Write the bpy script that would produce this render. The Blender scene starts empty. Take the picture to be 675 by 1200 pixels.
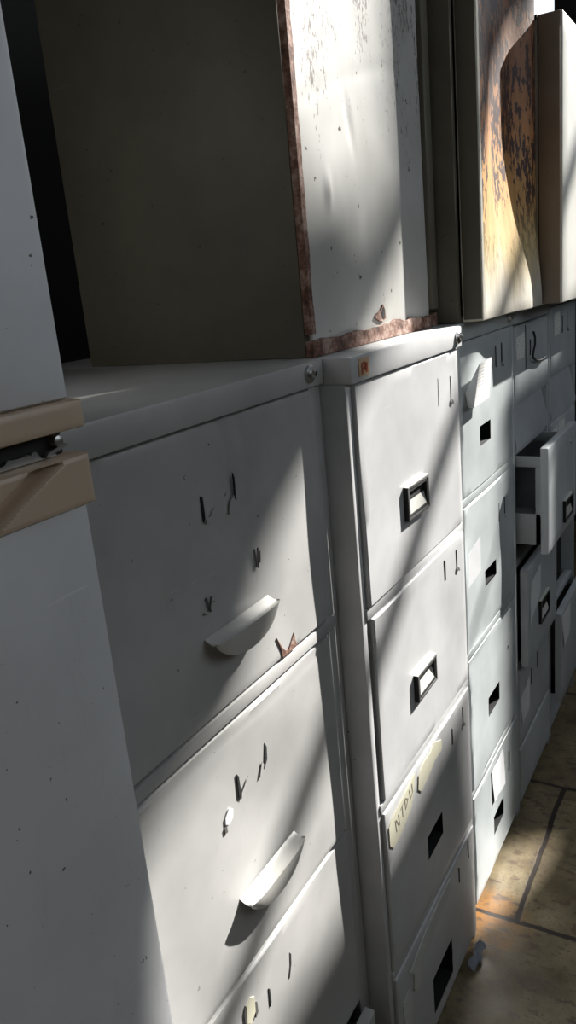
import bpy, bmesh, math, random
from mathutils import Vector, Matrix
random.seed(7)
C = bpy.context.scene.collection

# ------------------------------------------------------------------ materials
def new_mat(name):
    m = bpy.data.materials.new(name); m.use_nodes = True
    nt = m.node_tree
    return m, nt, nt.nodes['Principled BSDF']
def N(nt, t, **kw):
    n = nt.nodes.new(t)
    for k, v in kw.items():
        if k in n.inputs: n.inputs[k].default_value = v
        else: setattr(n, k, v)
    return n
def mapped(nt, scale=(1, 1, 1), loc=(0, 0, 0)):
    tc = N(nt, 'ShaderNodeTexCoord'); mp = N(nt, 'ShaderNodeMapping')
    mp.inputs['Scale'].default_value = scale; mp.inputs['Location'].default_value = loc
    nt.links.new(tc.outputs['Object'], mp.inputs['Vector'])
    return mp.outputs['Vector']
def noise(nt, vec, scale, detail=3, rough=.55):
    n = N(nt, 'ShaderNodeTexNoise', Scale=scale, Detail=detail, Roughness=rough)
    nt.links.new(vec, n.inputs['Vector']); return n.outputs['Fac']
def ramp(nt, fac, stops):
    r = N(nt, 'ShaderNodeValToRGB'); e = r.color_ramp.elements
    while len(e) < len(stops): e.new(.5)
    for el, (p, c) in zip(e, stops):
        el.position = p; el.color = (*c, 1) if isinstance(c, tuple) else (c, c, c, 1)
    nt.links.new(fac, r.inputs['Fac']); return r.outputs['Color']
def mix(nt, fac, a, b, mode='MIX'):
    n = N(nt, 'ShaderNodeMix', data_type='RGBA', blend_type=mode)
    for s, v in ((n.inputs[0], fac), (n.inputs[6], a), (n.inputs[7], b)):
        if isinstance(v, bpy.types.NodeSocket): nt.links.new(v, s)
        elif isinstance(v, tuple): s.default_value = (*v, 1)
        else: s.default_value = v
    return n.outputs[2]
def math_(nt, op, a, b=0.0):
    n = N(nt, 'ShaderNodeMath', operation=op)
    for s, v in ((n.inputs[0], a), (n.inputs[1], b)):
        if isinstance(v, bpy.types.NodeSocket): nt.links.new(v, s)
        else: s.default_value = v
    return n.outputs[0]
def bump(nt, b, h, strength, dist=.01):
    n = N(nt, 'ShaderNodeBump', Strength=strength, Distance=dist)
    nt.links.new(h, n.inputs['Height']); nt.links.new(n.outputs['Normal'], b.inputs['Normal'])

def painted(name, col, rough=.42, chips=.70, seed=0, dent=.25, grime=.25, spec=.5):
    """enamelled sheet metal: smudges, small chips, fine scratches, shallow dents"""
    m, nt, b = new_mat(name)
    v = mapped(nt, loc=(seed * 3.1, seed * 1.7, seed))
    dark = tuple(c * (1 - grime) for c in col)
    c = mix(nt, ramp(nt, noise(nt, v, 5, 4, .6), [(.35, 0.0), (.7, 1.0)]), col, dark)
    sv = mapped(nt, (14, 14, 3), (seed, 0, 0))
    c = mix(nt, ramp(nt, noise(nt, sv, 6, 3), [(.62, 0.0), (.8, .35)]), c, tuple(x * .72 for x in col))
    chip = ramp(nt, noise(nt, v, 85, 3, .62), [(chips + .012, 0.0), (chips + .03, .9)])
    c = mix(nt, chip, c, (.035, .026, .02))
    tv = mapped(nt, (1, 1, 1), (seed * 2.3, 4, 1))
    rot = N(nt, 'ShaderNodeMapping'); rot.inputs['Rotation'].default_value = (0, .75, 0); rot.inputs['Scale'].default_value = (4, 4, 90)
    nt.links.new(tv, rot.inputs['Vector'])
    scr = ramp(nt, noise(nt, rot.outputs['Vector'], 2.2, 2), [(.735, 0.0), (.76, .3)])
    c = mix(nt, scr, c, tuple(min(1, x * 1.35) for x in col))
    nt.links.new(c, b.inputs['Base Color'])
    b.inputs['Roughness'].default_value = rough
    b.inputs['Specular IOR Level'].default_value = spec
    h = noise(nt, v, 3.2, 2, .4)
    bump(nt, b, h, dent, .03)
    return m

def plain(name, col, rough=.5, metal=0.0, var=.15, scale=30):
    m, nt, b = new_mat(name)
    v = mapped(nt)
    c = mix(nt, noise(nt, v, scale, 3), tuple(x * (1 - var) for x in col), tuple(min(1, x * (1 + var)) for x in col))
    nt.links.new(c, b.inputs['Base Color'])
    b.inputs['Roughness'].default_value = rough; b.inputs['Metallic'].default_value = metal
    return m

def rust_mat(name):
    m, nt, b = new_mat(name)
    v = mapped(nt)
    c = ramp(nt, noise(nt, v, 48, 5, .7), [(.32, (.03, .015, .012)), (.47, (.16, .075, .05)), (.58, (.30, .20, .16)), (.72, (.42, .36, .32))])
    nt.links.new(c, b.inputs['Base Color']); b.inputs['Roughness'].default_value = .85
    bump(nt, b, noise(nt, v, 90, 4), .6, .004)
    return m

def pale_panel_mat():
    """pale sheet with dark vertical pitting high up and a few chips lower down"""
    m, nt, b = new_mat('pale_pitted_paint')
    v = mapped(nt)
    sep = N(nt, 'ShaderNodeSeparateXYZ'); nt.links.new(v, sep.inputs[0])
    base = mix(nt, ramp(nt, noise(nt, v, 7, 4), [(.35, 0.0), (.7, 1.0)]), (.50, .50, .485), (.42, .415, .39))
    hi = N(nt, 'ShaderNodeMapRange'); hi.inputs[1].default_value = .18; hi.inputs[2].default_value = .55
    nt.links.new(sep.outputs['Z'], hi.inputs[0])
    sv = mapped(nt, (1, 1, .34))
    p1 = noise(nt, sv, 210, 4, .7); p2 = noise(nt, mapped(nt, (1, 1, .35), (3, 0, 1)), 20, 3)
    amt = math_(nt, 'ADD', math_(nt, 'MULTIPLY', p2, .55), math_(nt, 'MULTIPLY', hi.outputs[0], .17))
    s = math_(nt, 'ADD', p1, amt)
    c = mix(nt, ramp(nt, s, [(1.0, 0.0), (1.0, 1.0)]), base, base)
    k = N(nt, 'ShaderNodeMapRange'); k.inputs[1].default_value = .985; k.inputs[2].default_value = 1.05
    nt.links.new(s, k.inputs[0])
    c = mix(nt, k.outputs[0], base, (.13, .11, .10))
    chip = ramp(nt, noise(nt, v, 45, 3, .6), [(.70, 0.0), (.725, 1.0)])
    c = mix(nt, chip, c, (.06, .035, .025))
    nt.links.new(c, b.inputs['Base Color']); b.inputs['Roughness'].default_value = .4
    bump(nt, b, noise(nt, mapped(nt, (1, 1, .6)), 5, 2, .4), .5, .03)
    return m

def stained_door_mat():
    """cream door, stained orange by rust from above, dark flaked rust spots"""
    m, nt, b = new_mat('rust_stained_cream_paint')
    v = mapped(nt)
    sep = N(nt, 'ShaderNodeSeparateXYZ'); nt.links.new(v, sep.inputs[0])
    z = N(nt, 'ShaderNodeMapRange'); z.inputs[1].default_value = .03; z.inputs[2].default_value = .48
    zz = math_(nt, 'ADD', sep.outputs['Z'], math_(nt, 'MULTIPLY', math_(nt, 'SUBTRACT', noise(nt, mapped(nt, (1, 1, .3)), 9, 3), .5), .16))
    nt.links.new(zz, z.inputs[0])
    base = ramp(nt, z.outputs[0], [(0.0, (.64, .60, .52)), (.22, (.66, .50, .25)), (.45, (.60, .33, .11)), (.72, (.44, .19, .06)), (1.0, (.26, .11, .045))])
    st = ramp(nt, noise(nt, mapped(nt, (1, 1, .12)), 60, 4, .6), [(.40, .80), (.60, 1.0)])
    base = mix(nt, 1.0, base, st, 'MULTIPLY')
    p1 = noise(nt, mapped(nt, (1, 1, .40), (2, 0, 5)), 95, 4, .62)
    p2 = noise(nt, mapped(nt, (1, 1, .6), (7, 0, 2)), 13, 3)
    s = math_(nt, 'ADD', math_(nt, 'ADD', p1, math_(nt, 'MULTIPLY', p2, .75)), math_(nt, 'MULTIPLY', z.outputs[0], .09))
    k = N(nt, 'ShaderNodeMapRange'); k.inputs[1].default_value = .945; k.inputs[2].default_value = .965
    nt.links.new(s, k.inputs[0])
    lo = N(nt, 'ShaderNodeMapRange'); lo.inputs[1].default_value = .05; lo.inputs[2].default_value = .24
    nt.links.new(sep.outputs['Z'], lo.inputs[0])
    c = mix(nt, math_(nt, 'MULTIPLY', k.outputs[0], lo.outputs[0]), base, (.035, .012, .010))
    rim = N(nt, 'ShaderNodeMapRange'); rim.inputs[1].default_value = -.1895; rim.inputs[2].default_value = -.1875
    nt.links.new(sep.outputs['X'], rim.inputs[0]); c = mix(nt, rim.outputs[0], (.60, .58, .50), c)  # pale left edge: rust-free cream that also stands for the sunlit rim
    nt.links.new(c, b.inputs['Base Color']); b.inputs['Roughness'].default_value = .5
    bump(nt, b, p1, .25, .004)
    return m

def floor_mat():
    m, nt, b = new_mat('worn_stone_tiles')
    tc = N(nt, 'ShaderNodeTexCoord'); sep = N(nt, 'ShaderNodeSeparateXYZ'); nt.links.new(tc.outputs['Object'], sep.inputs[0])
    wob = noise(nt, mapped(nt), 9, 3)
    dx = math_(nt, 'MULTIPLY', math_(nt, 'SUBTRACT', wob, .5), .018)
    com = N(nt, 'ShaderNodeCombineXYZ')
    nt.links.new(math_(nt, 'ADD', math_(nt, 'ADD', sep.outputs['Y'], .065 + 5.35), dx), com.inputs[0])
    nt.links.new(math_(nt, 'ADD', math_(nt, 'ADD', sep.outputs['X'], -1.478 + 5.34 + .534), dx), com.inputs[1])
    br = N(nt, 'ShaderNodeTexBrick'); br.offset = .5
    for k, val in (('Scale', 1.0), ('Mortar Size', .0075), ('Mortar Smooth', .4), ('Brick Width', .535), ('Row Height', .534)):
        br.inputs[k].default_value = val
    nt.links.new(com.outputs[0], br.inputs['Vector'])
    v = mapped(nt)
    base = ramp(nt, noise(nt, v, 7, 6, .65), [(.28, (.066, .047, .025)), (.45, (.135, .103, .055)), (.6, (.21, .17, .098)), (.75, (.30, .255, .165))])
    # orange rust stain along the foot of the cabinets near (1.45, 0)
    dv = N(nt, 'ShaderNodeVectorMath', operation='DISTANCE'); dv.inputs[1].default_value = (1.46, .0, 0)
    nt.links.new(tc.outputs['Object'], dv.inputs[0])
    dd = math_(nt, 'ADD', dv.outputs['Value'], math_(nt, 'MULTIPLY', math_(nt, 'SUBTRACT', noise(nt, v, 22, 3), .5), .16))
    base = mix(nt, ramp(nt, dd, [(.015, .95), (.115, 0.0)]), base, (.34, .15, .03))
    mark = ramp(nt, noise(nt, mapped(nt, (1, .5, 1), (1, 2, 0)), 46, 5, .66), [(.54, 0.0), (.62, .9)])
    base = mix(nt, mark, base, (.085, .055, .035))
    mk2 = ramp(nt, noise(nt, v, 13, 5, .7), [(.60, 0.0), (.72, .55)])
    base = mix(nt, mk2, base, (.10, .065, .035))
    sp = ramp(nt, noise(nt, mapped(nt, (1, 1, 1), (5, 1, 0)), 120, 4, .65), [(.60, 0.0), (.66, .85)])
    base = mix(nt, sp, base, (.05, .03, .018))
    c = mix(nt, br.outputs['Fac'], base, (.018, .010, .006))
    nt.links.new(c, b.inputs['Base Color'])
    nt.links.new(ramp(nt, noise(nt, v, 8, 4), [(.3, .30), (.7, .55)]), b.inputs['Roughness'])
    h = math_(nt, 'SUBTRACT', noise(nt, v, 60, 4), br.outputs['Fac'])
    bump(nt, b, h, .15, .002)
    return m

def wall_mat(name, col):
    m, nt, b = new_mat(name)
    v = mapped(nt)
    c = mix(nt, noise(nt, v, 2.5, 5), tuple(x * .7 for x in col), col)
    nt.links.new(c, b.inputs['Base Color']); b.inputs['Roughness'].default_value = .9
    bump(nt, b, noise(nt, v, 30, 4), .2, .01)
    return m

def paper_mat(name, col, lines=True, scale=330):
    m, nt, b = new_mat(name)
    v = mapped(nt)
    c = mix(nt, noise(nt, v, 25, 3), tuple(x * .85 for x in col), col)
    if lines:
        w = N(nt, 'ShaderNodeTexWave', wave_type='BANDS', bands_direction='Z', Scale=scale / 6.28, Distortion=0.0)
        nt.links.new(v, w.inputs['Vector'])
        words = ramp(nt, noise(nt, mapped(nt, (1, 1, .2)), 260, 2), [(.48, 0.0), (.56, 1.0)])
        f = math_(nt, 'MULTIPLY', ramp(nt, w.outputs['Fac'], [(.6, 0.0), (.75, .55)]), words)
        c = mix(nt, f, c, (.16, .16, .18))
    nt.links.new(c, b.inputs['Base Color']); b.inputs['Roughness'].default_value = .8
    return m

M = {}
M['grey_a'] = painted('grey_enamel_worn', (.462, .46, .452), .40, .715, 1, .35)
M['grey_b'] = painted('light_grey_enamel', (.55, .555, .56), .38, .74, 2, .22)
M['grey_c'] = painted('blue_grey_enamel', (.50, .54, .55), .40, .74, 3, .3)
M['grey_d'] = painted('mid_blue_grey_enamel', (.52, .55, .57), .42, .74, 4, .25)
M['grey_e'] = painted('slate_grey_enamel', (.49, .52, .54), .42, .74, 5, .25)
M['inside'] = plain('dark_drawer_interior', (.06, .062, .06), .7)
M['black'] = plain('black_plastic', (.010, .010, .010), .7)
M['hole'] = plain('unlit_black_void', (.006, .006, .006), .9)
M['rim'] = plain('dark_grey_rim', (.13, .13, .13), .45, .3)
M['chrome'] = plain('scuffed_chrome', (.62, .62, .62), .3, 1.0)
M['alu'] = plain('dull_aluminium', (.55, .55, .53), .32, .85)
M['cup'] = painted('painted_cup_pull', (.52, .515, .49), .28, .78, 6, .05, .1)
M['fridge'] = painted('fridge_white_enamel_dulled', (.78, .79, .81), .36, .688, 7, .16, .15)
M['beige'] = plain('beige_plastic', (.60, .47, .35), .38, 0, .08, 12)
M['gasket'] = plain('black_rubber_gasket', (.015, .014, .013), .7)
M['olive'] = painted('olive_grey_enamel', (.125, .115, .085), .55, .69, 8, .15, .3, .3)
M['pale'] = pale_panel_mat()
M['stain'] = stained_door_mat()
M['rust'] = rust_mat('flaking_rust')
M['brown'] = painted('brown_grey_enamel', (.26, .21, .16), .5, .70, 9, .15)
M['cream'] = painted('cream_white_enamel', (.62, .62, .58), .4, .72, 10, .15)
M['floor'] = floor_mat()
M['wall'] = wall_mat('shade_dark_plaster', (.035, .034, .03))  # near-black colour stands in for the deep shade behind the row
M['wallf'] = wall_mat('gobo_wall_grey', (.10, .10, .10))
M['ceil'] = wall_mat('dark_roof_boards', (.05, .045, .04))
M['paper'] = paper_mat('white_printed_paper', (.80, .80, .77))
M['paper_blank'] = paper_mat('white_paper', (.74, .75, .77), False)
M['tape'] = paper_mat('yellowed_tape', (.56, .54, .42), False)
M['film'] = paper_mat('greyed_adhesive_film', (.60, .60, .57), False)
M['ink'] = plain('faded_black_ink', (.09, .085, .08), .7)
M['ink_faint'] = plain('faint_grey_ink', (.26, .24, .19), .8)
M['orange'] = plain('faded_orange_sticker', (.52, .36, .22), .5, 0, .3, 120)
M['red'] = plain('faded_red_print', (.42, .10, .05), .5)
M['plastic'] = plain('bluish_clear_film', (.36, .38, .43), .15)
M['darkpanel'] = painted('dark_brown_board', (.05, .048, .042), .6, .74, 11, .1)
M['wood'] = wall_mat('shadow_bar_timber', (.14, .11, .08))

# ------------------------------------------------------------------ geometry helpers
O = Vector((0, 0, 0))
class MB:
    def __init__(s): s.bm = bmesh.new()
    def box(s, x0, x1, y0, y1, z0, z1, bev=.0015, mi=0, seg=2):
        vs = [s.bm.verts.new((x, y, z)) for x in (x0, x1) for y in (y0, y1) for z in (z0, z1)]
        fs = [s.bm.faces.new([vs[i] for i in f]) for f in ((0, 1, 3, 2), (4, 6, 7, 5), (0, 4, 5, 1), (2, 3, 7, 6), (0, 2, 6, 4), (1, 5, 7, 3))]
        for f in fs: f.material_index = mi
        if bev > 0:
            b = min(bev, .45 * min(abs(x1 - x0), abs(y1 - y0), abs(z1 - z0)))
            es = list({e for f in fs for e in f.edges})
            r = bmesh.ops.bevel(s.bm, geom=es, offset=b, segments=seg, affect='EDGES', profile=.5)
            for f in r['faces']: f.material_index = mi
        return s
    def quad(s, pts, mi=0):
        f = s.bm.faces.new([s.bm.verts.new(p) for p in pts]); f.material_index = mi; return s
    def prism(s, poly, y0, y1, mi=0):
        """polygon in x,z extruded from y0 to y1"""
        a = [s.bm.verts.new((x, y0, z)) for x, z in poly]; b = [s.bm.verts.new((x, y1, z)) for x, z in poly]
        n = len(poly)
        fs = [s.bm.faces.new(a), s.bm.faces.new(b[::-1])]
        for i in range(n): fs.append(s.bm.faces.new((a[i], b[i], b[(i + 1) % n], a[(i + 1) % n])))
        for f in fs: f.material_index = mi
        return s
    def plate(s, x0, x1, z0, z1, yf, th, nx=12, nz=10, dy=None, holes=(), r=.003, rim_dy=False):
        """folded sheet front: rounded rim, dented face, real cut-outs"""
        dy = dy or (lambda x, z: 0.0)
        def axis(a, b, n, cuts):
            g = [a + r + (b - a - 2 * r) * i / n for i in range(n + 1)]
            for c in cuts:
                j = min(range(1, n), key=lambda k: abs(g[k] - c)); g[j] = c
            g = sorted(g)
            return [a, a + .3 * r] + g + [b - .3 * r, b]
        xs = axis(x0, x1, nx, [c for h in holes for c in h[:2]]); zs = axis(z0, z1, nz, [c for h in holes for c in h[2:]])
        def rim(v, a, b): 
            d = min(v - a, b - v)
            return r if d < 1e-9 else (.3 * r if d < .5 * r else 0.0)
        V = {}
        for i, x in enumerate(xs):
            for j, z in enumerate(zs):
                e = max(rim(x, x0, x1), rim(z, z0, z1))
                V[i, j] = s.bm.verts.new((x, yf + e + (dy(x, z) if e == 0 or rim_dy else 0), z))
        for i in range(len(xs) - 1):
            for j in range(len(zs) - 1):
                cx, cz = (xs[i] + xs[i + 1]) / 2, (zs[j] + zs[j + 1]) / 2
                if any(h[0] < cx < h[1] and h[2] < cz < h[3] for h in holes): continue
                s.bm.faces.new((V[i, j], V[i + 1, j], V[i + 1, j + 1], V[i, j + 1]))
        n, m = len(xs) - 1, len(zs) - 1
        ring = [(i, 0) for i in range(n)] + [(n, j) for j in range(m)] + [(i, m) for i in range(n, 0, -1)] + [(0, j) for j in range(m, 0, -1)]
        back = {k: s.bm.verts.new((xs[k[0]], yf + th, zs[k[1]])) for k in ring}
        for a, b in zip(ring, ring[1:] + ring[:1]): s.bm.faces.new((V[a], back[a], back[b], V[b]))
        if not holes: s.bm.faces.new([back[k] for k in ring])
        return s
    def tube(s, pts, r, n=8, mi=0):
        pts = [Vector(p) for p in pts]; rings = []
        for i, p in enumerate(pts):
            t = (pts[min(i + 1, len(pts) - 1)] - pts[max(i - 1, 0)]).normalized()
            u = t.cross(Vector((0, 1, 0)) if abs(t.y) < .9 else Vector((1, 0, 0))).normalized(); w = t.cross(u)
            rr = r[i] if isinstance(r, (list, tuple)) else r
            rings.append([s.bm.verts.new(p + rr * (u * math.cos(a) + w * math.sin(a))) for a in [2 * math.pi * k / n for k in range(n)]])
        for A, B in zip(rings, rings[1:]):
            for k in range(n): s.bm.faces.new((A[k], A[(k + 1) % n], B[(k + 1) % n], B[k])).material_index = mi
        s.bm.faces.new(rings[0][::-1]).material_index = mi; s.bm.faces.new(rings[-1]).material_index = mi
        return s
    def lathe_y(s, cx, cz, prof, n=24, mi=0):
        """profile of (radius, y) turned about the y direction"""
        rings = [[s.bm.verts.new((cx + rr * math.cos(2 * math.pi * k / n), y, cz + rr * math.sin(2 * math.pi * k / n))) for k in range(n)] for rr, y in prof]
        for A, B in zip(rings, rings[1:]):
            for k in range(n): s.bm.faces.new((A[k], A[(k + 1) % n], B[(k + 1) % n], B[k])).material_index = mi
        s.bm.faces.new(rings[-1]).material_index = mi; s.bm.faces.new(rings[0][::-1]).material_index = mi
        return s
    def build(s, name, mats, parent=None, smooth=True):
        bmesh.ops.recalc_face_normals(s.bm, faces=s.bm.faces)
        me = bpy.data.meshes.new(name)
        s.bm.transform(Matrix.Translation(-O)); s.bm.to_mesh(me); s.bm.free()
        if not isinstance(mats, (list, tuple)): mats = [mats]
        for m in mats: me.materials.append(M[m])
        if smooth:
            for p in me.polygons: p.use_smooth = True
            me.set_sharp_from_angle(angle=math.radians(32))
        o = bpy.data.objects.new(name, me); C.objects.link(o)
        if parent is not None: o.parent = parent
        else: o.location = O
        return o
def thing(name, label, cat, loc, group=None):
    global O
    O = Vector(loc)
    o = bpy.data.objects.new(name, None); C.objects.link(o); o.location = O; o.empty_display_size = .1
    o['label'] = label; o['category'] = cat
    if group: o['group'] = group
    return o
def struct(name, mb, mat, smooth=False):
    global O
    O = Vector((0, 0, 0))
    o = mb.build(name, mat, None, smooth); o['kind'] = 'structure'; return o
def lab(o, t): o['label'] = t; return o

# ------------------------------------------------------------------ setting
struct('floor', MB().box(-1.2, 6.0, -2.3, 1.5, -.08, 0, 0), 'floor')
struct('wall_back', MB().box(-1.2, 4.6, 1.05, 1.2, 0, 3.9, 0), 'wall')
struct('wall_left', MB().box(-1.05, -.9, -1.99, 1.05, 0, 3.9, 0), 'wall')  # unseen wall, added dark to keep skylight off left-facing sides
struct('ceiling', MB().box(-1.05, 4.6, -.85, 1.2, 3.9, 3.98, 0), 'ceil')
# far wall with a small bright window opening high up
WX0, WX1, WY0, WY1, WZ0, WZ1 = 4.5, 4.62, .477, .82, 2.2, 2.86
mb = MB()
mb.box(WX0, WX1, -2.0, -.3, 0, 1.85, 0).box(WX0, WX1, -.3, WY0, 0, 3.9, 0).box(WX0, WX1, WY1, 1.05, 0, 3.9, 0).box(WX0, WX1, WY0, WY1, 0, WZ0, 0).box(WX0, WX1, WY0, WY1, WZ1, 3.9, 0)  # first box: unseen low stretch added to cut light reaching the floor
struct('wall_right', mb, 'wall')
struct('trim_1', MB().box(2.72, 3.9, .30, 1.04, 0, .92, .004), 'wall')        # low masonry ledge past the last cabinet
# added unseen wall; openings traced to shape the sun patches on the row
KX, KZ, YW = 2.3, 1.6, -2.0
def W(x, z): return (x - KX * YW, z - KZ * YW)
openA = [(.462, .60), (.475, .78), (.52, .945), (.61, .985), (.69, 1.005), (.755, 1.025), (.81, 1.075), (.845, 1.13), (.875, 1.195), (1.07, 1.325), (1.255, 1.412), (1.41, 1.55), (1.68, 1.79), (2.05, 2.06), (2.5, 2.06), (2.5, 1.24), (1.84, 1.21),
         (1.79, 1.1), (1.77, .02), (1.60, -.125), (1.50, -.13), (1.45, -.09), (1.455, .0), (1.44, .25), (1.39, .615), (1.1, .565), (.62, .525), (.462, .53)]
openB = [(.9, 1.74), (1.07, 1.69), (1.11, 1.645), (1.18, 1.63), (1.25, 1.65), (1.34, 1.60), (1.41, 1.63), (1.41, 2.4), (.9, 2.4)]
bm = bmesh.new()
def loop(pts):
    vs = [bm.verts.new((x, YW, z)) for x, z in pts]
    return [bm.edges.new((vs[i], vs[(i + 1) % len(vs)])) for i in range(len(vs))]
ed = loop([(-1.5, 0), (9.5, 0), (9.5, 7.2), (-1.5, 7.2)]) + loop([W(*p) for p in openA]) + loop([W(*p) for p in openB]) + loop([(.3, 1.8), (3.1, 1.8), (3.1, 2.66), (.3, 2.66)])  # last loop: extra opening added to let in fill light
bmesh.ops.triangle_fill(bm, use_beauty=True, edges=ed)
g = bmesh.ops.extrude_face_region(bm, geom=list(bm.faces))
bmesh.ops.translate(bm, verts=[v for v in g['geom'] if isinstance(v, bmesh.types.BMVert)], vec=(0, -.012, 0))
mb = MB(); mb.bm.free(); mb.bm = bm
struct('gobo_wall', mb, 'wallf')
def shadow_bar(name, a, b, w):
    (ax, az), (bx, bz) = W(*a), W(*b); d = Vector((bx - ax, 0, bz - az)).normalized(); n = Vector((-d.z, 0, d.x)) * w / 2
    poly = [(ax + n.x, az + n.z), (ax - n.x, az - n.z), (bx - n.x, bz - n.z), (bx + n.x, bz + n.z)]
    struct(name, MB().prism(poly, YW + .002, YW + .02), 'wood')
shadow_bar('shadow_bar_2', (.30, .395), (1.95, 1.59), .062)      # added unseen bars, set to cast the diagonal shadow bands
shadow_bar('shadow_bar_3', (1.36, .60), (1.86, .95), .02)

# ------------------------------------------------------------------ refrigerator
t = thing('refrigerator', 'tall grey-white two-door refrigerator with beige grip bands, at the left edge', 'refrigerator', (.15, .3, 0))
FX0, FX1 = -.15, .4505
MB().box(FX0, FX1 - .002, .062, .62, .05, 1.77, .006).box(FX0 + .02, FX1 - .02, .09, .6, .0, .052, .003).build('cabinet_body', 'fridge', t)
d = MB().plate(FX0, FX1, .10, 1.275, -.002, .058, 14, 24, lambda x, z: .0012 * math.sin(x * 9 + z * 3), r=.006).build('lower_door', 'fridge', t)
u = MB().plate(FX0, FX1, 1.3575, 1.765, -.002, .058, 12, 12, r=.008).build('freezer_door', 'fridge', t)
def scoop(x, z):
    line = 1.318 - (.437 - x) * .36 - (.437 - x) ** 2 * 1.2
    k = max(0, min(1, (z - line + .004) / .007)); k = k * k * (3 - 2 * k)
    j = max(0, min(1, (z - line - .005) / .009)); k *= 1 - j * j * (3 - 2 * j)
    return .016 * k if x < .45 else 0
lab(MB().plate(FX0, FX1 + .005, 1.2745, 1.3150, -.007, .062, 170, 60, scoop, r=.004).build('grip_band', 'beige', d), 'beige plastic band with carved finger grip')
lab(MB().plate(FX0, FX1 + .006, 1.3352, 1.3572, -.007, .062, 40, 6, None, r=.0035).build('grip_band', 'beige', u), 'beige plastic band under the freezer door')
MB().box(FX0 + .01, FX1 - .004, .012, .06, 1.3152, 1.3350, .002).build('door_gasket', 'gasket', t)
mb = MB().box(.30, .436, .009, .03, 1.3158, 1.3172, .0004).lathe_y(.436, 1.3275, [(.0045, .014), (.0045, .004), (.002, .003)], 12)
rr = random.Random(3); px = .372; poly = [(px, 1.3165)]
while px < .418: poly.append((px, 1.3185 + rr.random() * .0035 + .05 * (px - .372))); px += .0018 + rr.random() * .003
mb.prism(poly + [(px, 1.3165)], .0085, .0105)
mb.prism([(.422, 1.3166), (.444, 1.3215), (.446, 1.3235), (.440, 1.3240), (.425, 1.3200)], .006, .010)
lab(mb.build('hinge_bracket', 'alu', t), 'corroded metal hinge bracket in the black door gap')

# ------------------------------------------------------------------ filing cabinets
def carcass(t, mat, x0, x1, yf, depth, ztop, zs, fl=.018, hd=.033, fr=None, flush=(), lip=.006):
    """shell of a steel filing cabinet: sides, top with header strip, back, plinth, rails"""
    fr = fl if fr is None else fr
    y1 = yf + depth
    mb = MB()
    mb.box(x0, x0 + .016, yf, y1, 0, ztop - hd + .001, .0025); mb.box(x1 - .016, x1, yf, y1, 0, ztop - hd + .001, .0025)
    if fl > .017: mb.box(x0 + .014, x0 + fl, yf, yf + .02, .02, ztop - hd, .001)
    if fr > .017: mb.box(x1 - fr, x1 - .014, yf, yf + .02, .02, ztop - hd, .001)
    mb.box(x0, x1, yf - .001 - lip, y1, ztop - hd, ztop, .003)
    mb.box(x0 + .015, x1 - .015, y1 - .012, y1 - .002, .01, ztop - hd, .001)
    mb.box(x0 + .015, x1 - .015, yf + .012, y1 - .01, .0, .03, .001)
    for z in zs: mb.box(x0 + .015, x1 - .015, yf + .004, yf + .03, z - .008, z + .008, .001)
    for z in flush: mb.box(x0 + .012, x1 - .012, yf - .003, yf + .03, z - .0085, z + .0085, .0012)
    return mb.build('cabinet_body', mat, t)
def drawer(t, mat, x0, x1, z0, z1, yf, depth, holes=(), dents=None, nx=18, nz=14, r=.003, th=.018, frame=True, inner=None):
    mb = MB().plate(x0, x1, z0, z1, yf, th, nx, nz, dents, holes, r)
    d = mb.build('drawer', mat, t)
    if frame:
        h = z1 - z0; xa, xb = x0 + .018, x1 - .018; y0 = yf + th + .0005; y1 = yf + depth
        m = MB()
        for xs in (xa, xb - .004):
            m.box(xs, xs + .004, y0, y1, z0 + .015, z0 + .36 * h, .0008)
            m.box(xs - .002, xs + .006, y0, y1, z1 - .05, z1 - .025, .0008)
            m.box(xs, xs + .004, y0, y0 + .016, z0 + .015, z1 - .025, .0008); m.box(xs, xs + .004, y1 - .03, y1, z0 + .015, z1 - .025, .0008)
        m.box(xa + .003, xb - .003, y0, y1, z0 + .015, z0 + .019, .0008)
        m.box(xa + .003, xb - .003, y1 - .005, y1, z0 + .018, z1 - .04, .0008)
        m.build('drawer_tray', inner or 'inside', d)
    return d
def slit(d, x, z0, z1, yf, w=.0035, hook=0, lean=0.0, mat=('hole', 'alu')):
    """punched card-holder slot with a bent tab"""
    m = MB().prism([(x + lean, z1), (x + lean + w, z1 - .003), (x + w, z0), (x, z0 + .002)], yf - .0009, yf + .0004)
    if hook:
        m.prism([(x, z0 + .004), (x + hook, z0 - .003), (x + hook * .8, z0 - .007), (x - .002, z0 - .002)], yf - .0035, yf, 1)
    return m.build('card_slot', list(mat), d)
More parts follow.
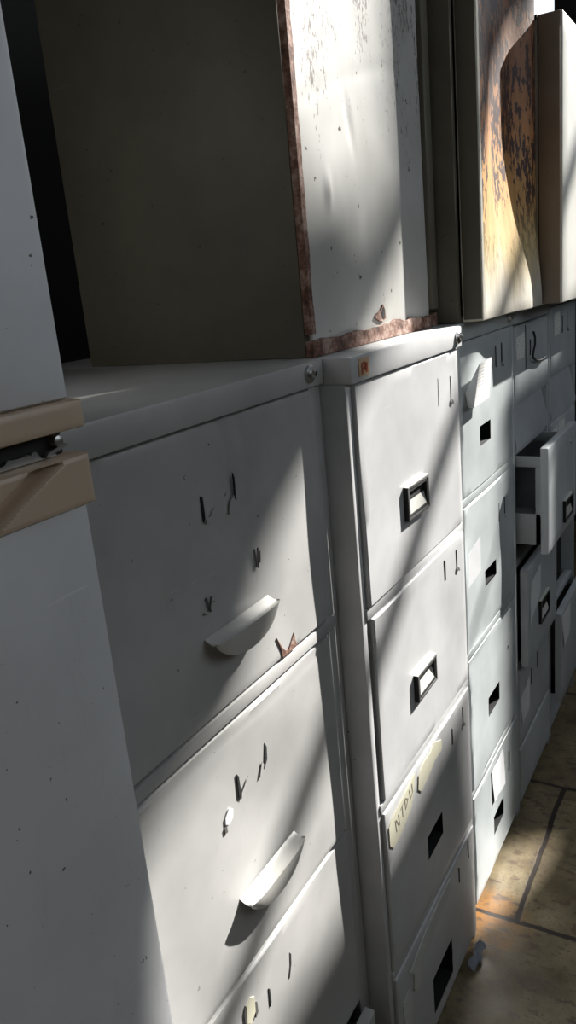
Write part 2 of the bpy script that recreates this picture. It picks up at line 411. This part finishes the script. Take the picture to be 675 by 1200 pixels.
def paper(d, pts, yf, name='paper_label', mat='paper', lift=.0012, curl=0.0, n=6):
    """a sheet stuck by its corners; pts = four corners (x,z) from upper left clockwise"""
    m = MB(); V = {}
    for i in range(n + 1):
        for j in range(n + 1):
            a, b = i / n, j / n
            x = (1 - b) * ((1 - a) * pts[0][0] + a * pts[1][0]) + b * ((1 - a) * pts[3][0] + a * pts[2][0])
            z = (1 - b) * ((1 - a) * pts[0][1] + a * pts[1][1]) + b * ((1 - a) * pts[3][1] + a * pts[2][1])
            V[i, j] = (x, yf - lift - curl * (b * b * .6 + a * a * .5) + .0006 * math.sin(9 * a + 5 * b), z)
    bm = m.bm; vs = {k: bm.verts.new(p) for k, p in V.items()}; vb = {k: bm.verts.new((p[0], p[1] + .0004, p[2])) for k, p in V.items()}
    for i in range(n):
        for j in range(n):
            bm.faces.new((vs[i, j], vs[i + 1, j], vs[i + 1, j + 1], vs[i, j + 1])); bm.faces.new((vb[i, j], vb[i, j + 1], vb[i + 1, j + 1], vb[i + 1, j]))
    for i in range(n):
        for k in (0, n):
            bm.faces.new((vs[i, k], vs[i + 1, k], vb[i + 1, k], vb[i, k])); bm.faces.new((vs[k, i], vs[k, i + 1], vb[k, i + 1], vb[k, i]))
    return m.build(name, mat, d)
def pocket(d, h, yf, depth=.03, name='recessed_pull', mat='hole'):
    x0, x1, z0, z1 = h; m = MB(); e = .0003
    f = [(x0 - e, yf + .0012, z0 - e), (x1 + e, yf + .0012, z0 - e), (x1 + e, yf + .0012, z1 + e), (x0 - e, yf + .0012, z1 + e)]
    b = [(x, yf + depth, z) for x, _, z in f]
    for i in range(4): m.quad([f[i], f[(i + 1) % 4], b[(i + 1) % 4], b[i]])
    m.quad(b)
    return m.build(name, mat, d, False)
def cup_pull(d, xc, zt, w, yf, P=.022, H=.031):
    """pressed handle: flat top ledge with a rounded lens-shaped lip hanging from its front ridge"""
    bm = bmesh.new(); nu, ns = 32, 14; V = {}
    for i in range(nu + 1):
        u = -1 + 2 * i / nu; q = max(0.0, 1 - u * u); pl = P * (1 - abs(u) ** 5 * .22)
        for j in range(ns + 1):
            s = j / ns
            if s < .5: k = s / .5; p, z = pl * k, .004 * math.cos(k * 1.57) - .0035 * (1 - (2 * k - 1) ** 2) - .004
            else: k = (s - .5) / .5; p, z = pl - .004 * k * k, -.004 - H * (q ** .62) * k
            V[i, j] = bm.verts.new((xc + u * w / 2, yf - .0006 - p, zt + z))
    for i in range(nu):
        for j in range(ns):
            try: bm.faces.new((V[i, j], V[i + 1, j], V[i + 1, j + 1], V[i, j + 1]))
            except ValueError: pass
    bmesh.ops.remove_doubles(bm, verts=bm.verts, dist=1e-6)
    bmesh.ops.recalc_face_normals(bm, faces=bm.faces)
    bmesh.ops.solidify(bm, geom=list(bm.faces), thickness=.0011)
    m = MB(); m.bm.free(); m.bm = bm
    return m.build('cup_handle', 'cup', d)
def box_pull(d, x0, x1, z0, z1, yf, P=.0085):
    """black pull: projecting box with a dark grey rim, pale top, and an open grip showing a pale ledge"""
    m = MB(); e = .0085; yb = yf - .0004; yo = yf - P
    for a in ((x0, x0 + e, z0, z1), (x1 - e, x1, z0, z1), (x0 + e, x1 - e, z0, z0 + e), (x0 + e, x1 - e, z1 - e, z1)):
        m.box(a[0], a[1], yo + .001, yb, a[2], a[3], 0)
    m.box(x0 + e, x1 - e, yf - .001, yb, z0 + e, z1 - e, 0)
    for a in ((x0, x0 + e * .5, z0, z1), (x1 - e * .5, x1, z0, z1), (x0 + e * .5, x1 - e * .5, z0, z0 + e * .5), (x0 + e * .5, x1 - e * .5, z1 - e * .5, z1)):
        m.box(a[0], a[1], yo, yo + .0009, a[2], a[3], .0003, 1)
    m.box(x0, x1, yo + .001, yb, z1, z1 + .0012, 0, 2)
    m.quad([(x0 + e, yo + .002, z0 + e + .0008), (x1 - e, yo + .002, z0 + e + .0008), (x1 - e, yf - .0015, z0 + e + .020), (x0 + e, yf - .0015, z0 + e + .020)], 2)
    return m.build('box_handle', ['black', 'rim', 'cream'], d)
def lock(t, x, z, yf, r=.0115):
    m = MB().lathe_y(x, z, [(r, yf), (r, yf - .003), (r * .8, yf - .0055), (r * .45, yf - .006), (r * .42, yf - .0045), (r * .40, yf - .009), (r * .34, yf - .010)], 28)
    m.box(x - .0008, x + .0008, yf - .0106, yf - .0098, z - .003, z + .003, 0, 1)
    return m.build('lock', ['chrome', 'black'], t)

# ---- first cabinet: dull grey, cup pulls, set back a little
t = thing('filing_cabinet', 'worn dull grey filing cabinet with cup pulls, right beside the refrigerator', 'filing cabinet', (.711, .345, 0))
x0, x1, yf = .4575, .9445, .039
carcass(t, 'grey_a', x0, x1, yf, .60, 1.33, (.622, .296), .014, .033, .0335, (.9615,))
lock(t, .9045, 1.3155, yf - .007)
t.location.y += .003
def dent1(x, z):
    v = .0022 * math.exp(-((x - .70) ** 2 + (z - 1.14) ** 2) / .012) - .0012 * math.exp(-((x - .86) ** 2) / .002) * (1 + math.sin(z * 22)) * .6
    a = math.hypot(x - .60, z - 1.24)
    return v + .0026 * math.exp(-((a - .11) ** 2) / .00006) * (1 if z > 1.2 else 0) + .0022 * math.exp(-((a - .145) ** 2) / .00006) * (1 if z > 1.2 else 0)
d = drawer(t, 'grey_a', .4695, .9095, .9735, 1.2945, .036, .5, (), dent1, 60, 46)
cup_pull(d, .692, 1.068, .133, .036)
def card_clip(d, cut, tab, yf=.036):
    """a punched slot and, beside it, the strip of metal bent out of it"""
    MB().prism(cut, yf - .0008, yf + .0004).build('card_slot', 'hole', d)
    return MB().prism(tab, yf - .0010, yf - .0002).build('card_tab', 'grey_a', d)
card_clip(d, [(.6500, 1.222), (.6535, 1.220), (.6535, 1.197), (.6500, 1.193)], [(.6545, 1.196), (.6545, 1.191), (.662, 1.189), (.672, 1.198), (.671, 1.204), (.662, 1.196)])
card_clip(d, [(.7135, 1.232), (.7160, 1.226), (.7150, 1.200), (.7120, 1.204)], [(.7120, 1.200), (.7020, 1.187), (.6985, 1.190), (.6995, 1.197), (.7040, 1.202), (.711, 1.207)])
m = MB()
for a, b, c, e in ((.739, 1.133, .742, 1.110), (.747, 1.132, .744, 1.108), (.7505, 1.127, .7485, 1.113)): m.prism([(a, b), (a + .0018, b), (c + .0018, e), (c, e)], .0349, .0362)
lab(m.build('ink_mark', 'ink', d), 'small black pen mark beside the handle')
m = MB()
for a, b, c, e in ((.636, 1.112, .642, 1.094), (.646, 1.110, .640, 1.096), (.633, 1.104, .650, 1.103), (.629, 1.097, .633, 1.094)): m.prism([(a, b), (a + .002, b), (c + .002, e), (c, e)], .0349, .0362)
lab(m.build('ink_mark', 'ink', d), 'small black scribble above the handle')
m = MB().prism([(.778, .9745), (.7765, .985), (.768, 1.006), (.7785, .988), (.785, .981), (.793, .979), (.801, .986), (.810, .995), (.811, .985), (.815, .9745)], .0346, .0362)
lab(m.build('rust_chip', 'rust', d), 'brown rusted chip at the lower drawer edge')
def dent2(x, z): return .002 * math.exp(-((x - .74) ** 2 + (z - .79) ** 2) / .006) + .0009 * math.sin(x * 24 + z * 13) + .0012 * math.exp(-((z - .937) / .006) ** 2)
d = drawer(t, 'grey_a', .4695, .9095, .6235, .9485, .036, .5, (), dent2, 60, 46, .005)
cup_pull(d, .694, .728, .134, .036)
card_clip(d, [(.652, .884), (.6555, .879), (.6565, .856), (.6545, .850), (.6515, .854)], [(.657, .855), (.6735, .868), (.6720, .862), (.664, .853), (.656, .848)])
card_clip(d, [(.716, .888), (.7195, .880), (.7175, .864), (.709, .855), (.7065, .858), (.713, .866)], [(.709, .862), (.7035, .851), (.6980, .850), (.7010, .858), (.706, .868)])
m = MB().prism([(.620, .846), (.628, .853), (.636, .848), (.634, .838), (.626, .834), (.619, .838)], .0347, .0362).prism([(.616, .835), (.620, .836), (.621, .827), (.616, .828)], .0346, .0362, 1)
lab(m.build('paper_scrap', ['paper_blank', 'ink'], d), 'torn scrap of white paper left of the handle')
def dent3(x, z): return .0008 * math.sin(x * 17 + z * 20)
d = drawer(t, 'grey_a', .4695, .9095, .2975, .6185, .036, .5, (), dent3, 30, 24)
cup_pull(d, .694, .395, .134, .036)
MB().prism([(.661, .560), (.6645, .556), (.6645, .535), (.661, .530)], .0349, .0362).build('card_slot', 'hole', d)
MB().prism([(.7175, .566), (.7215, .560), (.7195, .546), (.712, .528), (.709, .531), (.715, .546)], .0349, .0362).build('card_slot', 'hole', d)
m = MB().prism([(.612, .580), (.622, .584), (.630, .578), (.628, .556), (.618, .548), (.609, .556)], .0343, .0362)
m.prism([(.606, .576), (.610, .583), (.611, .556), (.605, .552)], .0345, .0362, 1).prism([(.629, .570), (.634, .566), (.634, .550), (.628, .546)], .0345, .0362, 1)
lab(m.build('torn_sticker', ['tape', 'ink'], d), 'torn dirty round sticker')
d = drawer(t, 'grey_a', .4695, .9095, .035, .283, .012, .5, (), None, 12, 10)
cup_pull(d, .700, .16, .142, .012)

# ---- second cabinet: wide, light grey, sunlit, black box pulls
t = thing('filing_cabinet', 'wide sunlit pale grey filing cabinet with black box pulls and small orange sticker', 'filing cabinet', (1.178, .31, 0))
x0, x1, yf = .9455, 1.4095, .0
carcass(t, 'grey_b', x0, x1, yf, .62, 1.33, (), .016, .036, None, (.9605, .6325, .3065), .009)
lock(t, 1.383, 1.312, yf - .010)
t.location.y += .005
m = MB().box(.9675, 1.0005, -.0112, -.0098, 1.301, 1.3255, .0004)
g = m.build('sticker', 'orange', t); lab(g, 'small faded orange square sticker on the top strip')
m = MB()
for a in ((.978, .9815, 1.304, 1.319), (.982, .990, 1.316, 1.320), (.987, .990, 1.309, 1.317), (.982, .990, 1.309, 1.3115), (.992, .9965, 1.305, 1.318)): m.box(a[0] - .003, a[1] - .002, -.0118, -.0112, a[2], a[3], 0)
lab(m.build('print', 'red', g), 'faded red print')
def dA(x, z): return .0010 * math.sin(x * 13 + 1) * math.sin(z * 11) 
dx0, dx1 = .9635, 1.3945
d = drawer(t, 'grey_b', dx0, dx1, .9705, 1.2915, -.006, .55, (), dA, 26, 20)
box_pull(d, 1.108, 1.200, 1.057, 1.111, -.006)
slit(d, 1.281, 1.207, 1.256, -.006, .004, 0); slit(d, 1.346, 1.206, 1.250, -.006, .004, .010)
d = drawer(t, 'grey_b', dx0 + .007, dx1, .6425, .9505, -.006, .55, (), dA, 26, 20)
box_pull(d, 1.110, 1.199, .741, .789, -.006)
slit(d, 1.281, .893, .932, -.006, .004, 0); slit(d, 1.346, .893, .930, -.006, .004, .009)
hole = (1.134, 1.216, .407, .455)
d = drawer(t, 'grey_b', dx0, dx1, .3165, .6225, -.006, .55, (hole,), dA, 26, 20)
pocket(d, hole, -.006)
slit(d, 1.283, .555, .592, -.006, .004, 0); slit(d, 1.348, .565, .603, -.006, .004, .008)
m = MB()
m.prism([(.972, .592), (.985, .600), (1.06, .612), (1.088, .619), (1.084, .594), (1.066, .566), (1.012, .548), (.985, .546), (.972, .558)], -.0078, -.0058)
m.prism([(1.105, .602), (1.130, .613), (1.165, .612), (1.185, .620), (1.222, .604), (1.222, .584), (1.185, .584), (1.153, .574), (1.115, .565), (1.10, .578)], -.0078, -.0058)
for a in (((.996, .590), (1.000, .566)), ((1.000, .588), (1.010, .572)), ((1.010, .592), (1.013, .570)), ((1.019, .594), (1.035, .599)), ((1.027, .597), (1.028, .575)), ((1.040, .601), (1.041, .580)), ((1.041, .601), (1.053, .592)), ((1.052, .593), (1.043, .581)), ((1.060, .605), (1.063, .586)), ((1.063, .586), (1.073, .591)), ((1.072, .609), (1.074, .591))):
    (ax, az), (bx, bz) = a; v = Vector((bx - ax, bz - az)).normalized(); nx, nz = -v.y * .0011, v.x * .0011
    m.prism([(ax + nx, az + nz), (ax - nx, az - nz), (bx - nx, bz - nz), (bx + nx, bz + nz)], -.0083, -.0077, 1)
lab(m.build('torn_tape', ['tape', 'ink_faint'], d), 'yellowed torn tape with faded hand lettering')
hole = (1.125, 1.235, .062, .145)
d = drawer(t, 'grey_b', dx0, dx1, .030, .2965, -.006, .55, (hole,), None, 26, 20)
pocket(d, hole, -.006)
slit(d, 1.290, .232, .270, -.006, .004, 0); slit(d, 1.352, .245, .290, -.006, .004, 0)
m = MB().prism([(1.02, .262), (1.07, .276), (1.117, .286), (1.235, .288), (1.243, .262), (1.16, .255), (1.12, .24), (1.085, .235), (1.072, .205), (1.045, .20), (1.03, .215), (1.035, .245)], -.0085, -.0062)
m.prism([(.982, .225), (1.010, .236), (1.018, .205), (1.028, .178), (1.005, .150), (.984, .165)], -.0080, -.0062)
lab(m.build('peeled_tape', 'film', d), 'peeling strip of old adhesive film')

# ---- third cabinet: blue-grey, square black openings, papers
t = thing('filing_cabinet', 'blue-grey filing cabinet with square black pull openings and a folded paper on its top drawer', 'filing cabinet', (1.632, .33, 0))
x0, x1, yf = 1.4115, 1.8515, .022
carcass(t, 'grey_c', x0, x1, yf, .60, 1.33, (), .046, .034, .02, (.9825, .6505, .3205))
lock(t, 1.80, 1.313, yf - .007, .009)
dx0, dx1 = 1.4605, 1.8355
def dB(x, z): return .0011 * math.sin(x * 15 + z * 6) + .0007 * math.sin(z * 31)
rows = ((.9925, 1.2935, 1.075, 1.116), (.6605, .9725, .762, .797), (.3305, .6405, .440, .486), (.03, .3105, .112, .162))
ds = []
for k, (za, zb, ha, hb) in enumerate(rows):
    hole = (1.576 + .010 * k, 1.657 + .013 * k, ha, hb)
    d = drawer(t, 'grey_c', dx0, dx1, za, zb, .018, .55, (hole,), dB, 26, 22)
    pocket(d, hole, .018); ds.append(d)
    zz = zb - (.055 if k else .03)
    slit(d, 1.705, zz - .045, zz, .018, .003, 0); slit(d, 1.752, zz - .042, zz + .002, .018, .003, .008)
# folded sheet taped over the slots: left half bent forward into shade, right half flat and lit
m = MB()
P0, P1, P2, P3, P4 = (1.485, .0168, 1.198), (1.500, -.008, 1.251), (1.592, -.005, 1.252), (1.572, -.005, 1.177), (1.458, -.008, 1.174)
m.quad([P1, P2, P3, P4]); m.quad([P0, P1, P4, (1.50, .0168, 1.168)], 1)
f = m.build('folded_paper', ['paper', 'paper_blank'], ds[0], False)
lab(f, 'white printed sheet folded into a point')
sm = f.modifiers.new('thickness', 'SOLIDIFY'); sm.thickness = .0005
m = MB().quad([(1.447, .008, .884), (1.503, .0005, .906), (1.502, .0005, .833), (1.440, .008, .815)])
f = lab(m.build('paper_flap', 'paper_blank', ds[1], False), 'white paper flap bent out from the drawer')
sm = f.modifiers.new('thickness', 'SOLIDIFY'); sm.thickness = .0005
paper(ds[3], [(1.600, .292), (1.690, .300), (1.700, .198), (1.606, .206)], .018, 'paper_label', 'paper_blank', .0016, .003)

# ---- fourth and fifth cabinets: scoop-fronted top drawers
def scoop_drawer(t, mat, x0, x1, z0, z1, zs, yf):
    """upper flat panel, below it a sloping panel with a full-width finger gap behind it"""
    m = MB().plate(x0, x1, zs, z1, yf, .016, 10, 8, None, (), .0025)
    d = m.build('drawer', mat, t)
    m = MB(); n = .0012
    a = [(yf + .020, zs - .003), (yf - .001, z0 + .014), (yf - .001, z0), (yf + .016, z0), (yf + .024, zs - .004)]
    for i in range(len(a)):
        (ya, za), (yb, zb) = a[i], a[(i + 1) % len(a)]
        m.quad([(x0, ya, za), (x1 - .0, ya, za), (x1 - .0, yb, zb), (x0, yb, zb)])
    m.bm.faces.new([m.bm.verts.new((x0, y, z)) for y, z in a]); m.bm.faces.new([m.bm.verts.new((x1, y, z)) for y, z in a][::-1])
    bmesh.ops.remove_doubles(m.bm, verts=m.bm.verts, dist=1e-5)
    m.build('pull_lip', mat, d)
    m = MB().box(x0 + .02, x1 - .02, yf + .026, yf + .5, z0 + .004, z0 + .07, .001).build('drawer_tray', 'inside', d)
    return d
t = thing('filing_cabinet', 'slate grey filing cabinet with its second drawer pulled open and a curled black wire', 'filing cabinet', (2.04, .33, 0))
x0, x1, yf = 1.8535, 2.2265, .022
carcass(t, 'grey_d', x0, x1, yf, .60, 1.33, (.992, .705, .425), .014, .036, .014)
d = scoop_drawer(t, 'grey_d', 1.8685, 2.2115, 1.000, 1.2885, 1.108, .019)
paper(d, [(1.882, 1.262), (1.957, 1.270), (1.955, 1.211), (1.879, 1.211)], .019, 'paper_label')
slit(d, 1.967, 1.180, 1.289 - .004, .019, .005); slit(d, 2.012, 1.207, 1.247, .019, .006)
m = MB().tube([(2.042, .0165, 1.262), (2.036, .012, 1.250), (2.028, .010, 1.232), (2.012, .010, 1.218), (2.005, .010, 1.208), (2.012, .010, 1.200), (2.030, .010, 1.1945), (2.055, .010, 1.190), (2.085, .010, 1.1865), (2.118, .010, 1.1865), (2.150, .012, 1.190)], .0026, 8)
lab(m.build('wire', 'black', d), 'curled black wire hooked through the card slot')
d = drawer(t, 'grey_d', 1.8700, 2.2115, .7445, 1.0065, -.055, .58, (), None, 12, 10, .003, .018, True, 'grey_d')
box_pull(d, 2.035, 2.135, .775, .832, -.055)
m = MB().lathe_y(2.13, .968, [(.005, -.0545), (.004, -.058), (.001, -.0585)], 12); m.build('rivet', 'alu', d)
d = drawer(t, 'grey_d', 1.8690, 2.2115, .433, .697, -.004, .55, (), None, 12, 10)
box_pull(d, 1.985, 2.085, .505, .570, -.004)
paper(d, [(1.905, .652), (2.000, .672), (1.995, .600), (1.880, .540)], -.004, 'paper_label', 'paper_blank', .0012, .003)
d = drawer(t, 'grey_d', 1.8690, 2.2115, .195, .420, .019, .55, (), None, 12, 10)
paper(d, [(1.875, .335), (1.965, .360), (1.955, .270), (1.885, .255)], .019, 'paper_label', 'paper_blank', .0016, .003)
slit(d, 1.99, .32, .37, .019, .004); slit(d, 2.06, .335, .395, .019, .004)
lab(MB().plate(1.8690, 2.2185, .028, .186, .018, .016, 8, 6).build('plinth_panel', 'grey_d', t), 'plain bottom panel')

t = thing('filing_cabinet', 'grey filing cabinet at the far right end of the row, lower drawer ajar', 'filing cabinet', (2.425, .33, 0))
x0, x1, yf = 2.2365, 2.6095, .022
carcass(t, 'grey_e', x0, x1, yf, .60, 1.33, (.992, .705, .425), .014, .02, .014)
d = scoop_drawer(t, 'grey_e', 2.2515, 2.5945, 1.000, 1.3055, 1.118, .019)
paper(d, [(2.292, 1.286), (2.362, 1.290), (2.360, 1.228), (2.288, 1.226)], .019, 'paper_label')
slit(d, 2.395, 1.225, 1.275, .019, .008); slit(d, 2.460, 1.232, 1.282, .019, .008, .02)
hole = (2.50, 2.565, .83, .905)
d = drawer(t, 'grey_e', 2.2515, 2.5945, .720, .985, .019, .55, (hole,), None, 12, 10); pocket(d, hole, .019)
paper(d, [(2.265, .968), (2.325, .972), (2.322, .915), (2.262, .905)], .019, 'paper_note', 'paper_blank')
paper(d, [(2.345, .975), (2.425, .978), (2.420, .93), (2.348, .925)], .019, 'paper_note', 'paper')
lab(MB().box(2.2535, 2.5925, .060, .064, .435, .698, .0005).build('dark_void_panel', 'hole', t), 'added black panel standing in for the dark void behind the missing drawer')  # added panel, painted black in place of the deep shade inside
d = drawer(t, 'grey_e', 2.2530, 2.5930, .130, .418, -.008, .55, (), None, 10, 8)
paper(d, [(2.262, .408), (2.375, .412), (2.365, .325), (2.285, .300)], -.008, 'paper_label', 'paper_blank', .0016, .004)

# ------------------------------------------------------------------ cupboards standing on the row
t = thing('storage_cupboard', 'pale pitted metal cupboard with a rusted bottom rail, standing on the filing cabinets', 'cupboard', (1.2, .27, 1.3312))
ux0, ux1, uy0, uy1, uz0, uz1 = .9515, 1.448, .051, .45, 1.3312, 2.0
m = MB().box(ux0, ux0 + .012, uy0 + .012, uy1, uz0, uz1, .001).box(ux1 - .012, ux1, uy0 + .012, uy1, uz0, uz1, .001).box(ux0, ux1, uy0 + .012, uy1, uz1 - .012, uz1, .001)
m.box(ux0 + .01, ux1 - .01, uy1 - .012, uy1, uz0, uz1, .001).box(ux0 + .01, ux1 - .01, uy0 + .013, uy1, uz0, uz0 + .012, .001)
m.build('cabinet_body', 'olive', t)
def dP(x, z):
    k = (x - .955) / .29; zc = 1.638 + .118 * k - .028 * k * k
    return (.0005 * math.exp(-((z - zc) / .010) ** 2) - .004 * math.exp(-((x - 1.045) / .009) ** 2) * math.exp(-((z - 1.545) / .022) ** 2)
            + .0022 * math.exp(-((x - 1.125 + .25 * (z - 1.64)) / .008) ** 2) * math.exp(-((z - 1.64) / .035) ** 2) + .0012 * math.sin(x * 12 + z * 5))
MB().plate(ux0 + .011, ux1 - .034, uz0 + .018, uz1 - .01, uy0 + .006, .006, 70, 90, dP, (), .001).build('front_panel', 'pale', t)
def ragged(a, b, n, amp): return [a + (b - a) * i / n + (random.uniform(-amp, amp) if 0 < i < n else 0) for i in range(n + 1)]
m = MB(); top = [uz0 + .021 + .0015 * math.sin(i * .9) + random.uniform(-.0012, .0015) + (.006 if 17 < i < 20 else 0) for i in range(31)]
pts = [(ux0 + (ux1 - ux0 - .005) * i / 30, top[i]) for i in range(31)]
m.prism([(ux0, uz0)] + pts + [(ux1 - .005, uz0)], uy0, uy0 + .011)
lab(m.build('bottom_rail', 'rust', t), 'flaking rusted bottom rail')
m = MB(); e = [ux0 + .0115 + random.uniform(-.002, .002) for i in range(31)]
m.prism([(ux0, uz0 + .03)] + [(e[i], uz0 + .03 + (uz1 - uz0 - .04) * i / 30) for i in range(31)] + [(ux0, uz1 - .01)], uy0, uy0 + .011)
lab(m.build('edge_flange', 'rust', t), 'rust-eaten left edge flange')
MB().box(ux1 - .033, ux1 - .001, uy0 - .002, uy0 + .011, uz0 + .03, uz1 - .01, .002).build('edge_flange', 'olive', t)
m = MB().prism([(1.170, 1.3665), (1.176, 1.371), (1.184, 1.373), (1.197, 1.3768), (1.204, 1.384), (1.211, 1.376), (1.213, 1.362), (1.200, 1.358), (1.186, 1.360)], uy0 + .0040, uy0 + .0062)
m.prism([(1.196, 1.372), (1.204, 1.380), (1.208, 1.373), (1.206, 1.362), (1.198, 1.363)], uy0 + .0034, uy0 + .0040, 1)
lab(m.build('rust_hole', ['rust', 'hole'], t), 'hole rusted through the panel near the bottom')

t = thing('storage_cupboard', 'metal cupboard with an orange rust-stained door, jutting over the third filing cabinet', 'cupboard', (1.68, .2, 1.3312))
vx0, vx1, vy0, vy1 = 1.4815, 1.899, -.024, .46
m = MB().box(vx0 - .020, vx0 - .006, .0165, vy1, uz0, 2.05, .001).box(vx1 - .013, vx1 - .001, .0165, vy1, uz0, 2.05, .001).box(vx0 - .02, vx1 - .001, .0165, vy1, 2.038, 2.05, .001)
m.box(vx0 - .01, vx1 - .012, vy1 - .012, vy1, uz0, 2.05, .001).box(vx0 - .01, vx1 - .012, .0165, vy1, uz0, uz0 + .012, .001)
m.build('cabinet_body', 'olive', t)
def sst(v): v = max(0, min(1, v)); return v * v * (3 - 2 * v)
def dO(x, z):
    k = sst((x - 1.51) / .16) * (1 - sst((x - 1.77) / .115)); h = sst((z - 1.36) / .34)
    return .026 * k * h - .013 * sst((x - 1.66) / .12) * (1 - sst((z - 1.335) / .20))
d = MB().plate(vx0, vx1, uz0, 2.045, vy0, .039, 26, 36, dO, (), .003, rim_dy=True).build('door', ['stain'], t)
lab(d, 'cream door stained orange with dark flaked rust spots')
MB().box(vx0 - .0012, vx0 - .0002, vy0 + .003, .013, uz0 + .004, 2.04, .0003).build('door_edge', 'olive', d)

t = thing('storage_cupboard', 'white metal cupboard with a brown side, at the upper right corner', 'cupboard', (2.15, .15, 1.3312))
bx0, bx1, by0, by1, bz1 = 1.902, 2.76, -.080, .38, 1.918
m = MB().box(bx0, bx0 + .012, by0 + .052, by1, uz0, bz1, .001).box(bx1 - .012, bx1, by0 + .052, by1, uz0, bz1, .001).box(bx0, bx1, by0 + .052, by1, bz1 - .012, bz1, .001)
m.box(bx0 + .01, bx1 - .01, by1 - .012, by1, uz0, bz1, .001).box(bx0 + .01, bx1 - .01, by0 + .052, by1, uz0, uz0 + .012, .001)
m.build('cabinet_body', 'brown', t)
d = MB().plate(bx0 + .001, bx1, uz0 + .002, bz1 - .002, by0, .006, 14, 14, None, (), .004).build('door', 'cream', t)
m = MB().box(bx0, bx0 + .0025, by0 + .0062, by0 + .050, uz0 + .002, bz1 - .002, .0006)
m.box(bx0 + .003, bx1 - .002, by0 + .0062, by0 + .050, bz1 - .008, bz1 - .002, .001).box(bx0 + .003, bx1 - .002, by0 + .0062, by0 + .050, uz0 + .002, uz0 + .008, .001)
lab(m.build('door_edge', 'brown', d), 'brown folded side edge of the door')

# ------------------------------------------------------------------ things on the floor
t = thing('board', 'dark board leaning upright beyond the last filing cabinet', 'board', (2.94, .16, 0))
m = MB().box(2.66, 3.225, .0, .018, 0, .74, .002)
bmesh.ops.rotate(m.bm, cent=(0, 0, 0), matrix=Matrix.Rotation(-math.radians(9), 3, 'X'), verts=m.bm.verts)
bmesh.ops.translate(m.bm, vec=(0, .148, .003), verts=m.bm.verts)
m.build('panel', 'darkpanel', t)
O = Vector((1.405, -.03, 0))
m = MB(); n = 10; V = {}
for i in range(n + 1):
    for j in range(7):
        a, b = i / n, j / 6
        V[i, j] = m.bm.verts.new((1.300 + .078 * a, -.010 - .016 * b + .003 * math.sin(a * 11), .006 + .012 * (1 - b) ** 1.5 + .004 * abs(math.sin(a * 9 + b * 5)) + .002 * math.sin(i * 2.7 + j * 1.9)))
for i in range(n):
    for j in range(6): m.bm.faces.new((V[i, j], V[i + 1, j], V[i + 1, j + 1], V[i, j + 1]))
bmesh.ops.solidify(m.bm, geom=list(m.bm.faces), thickness=.0008)
o = m.build('plastic_wrapper', 'plastic'); o['label'] = 'crumpled bluish plastic wrapper on the floor at the foot of the wide pale cabinet'; o['category'] = 'wrapper'

# ------------------------------------------------------------------ light, sky, camera
sun = bpy.data.lights.new('sun', 'SUN'); sun.energy = 15.5; sun.angle = math.radians(.75); sun.color = (1, .965, .91)
so = bpy.data.objects.new('sun', sun); C.objects.link(so)
so.rotation_euler = Vector((-KX, 1, -KZ)).normalized().to_track_quat('-Z', 'Y').to_euler()
so.location = (6, -2, 5)
w = bpy.data.worlds.new('sky'); bpy.context.scene.world = w; w.use_nodes = True
bg = w.node_tree.nodes['Background']; bg.inputs['Color'].default_value = (.86, .93, 1.0, 1); bg.inputs['Strength'].default_value = 1.55

R = [[0.4905569991586296, -0.2815513642794017, 0.8246712434957874], [-0.8665318143467586, -0.05762432953953858, 0.49578427906704897], [-0.09206761266262492, -0.9578143170351581, -0.27224123269827905]]
cam = bpy.data.cameras.new('camera'); co = bpy.data.objects.new('camera', cam); C.objects.link(co)
mw = Matrix(((R[0][0], -R[0][1], -R[0][2], 0), (R[1][0], -R[1][1], -R[1][2], -.4575), (R[2][0], -R[2][1], -R[2][2], 1.4260275), (0, 0, 0, 1)))
co.matrix_world = mw
cam.sensor_fit = 'VERTICAL'; cam.sensor_height = 36; cam.sensor_width = 36 * 675 / 1200; cam.lens = 932.4847 / 1200 * 36
cam.clip_start = .01
s = bpy.context.scene; s.camera = co
s.view_settings.view_transform = 'Standard'; s.view_settings.look = 'None'; s.view_settings.gamma = 1; s.view_settings.exposure = 0
s.view_settings.use_curve_mapping = False
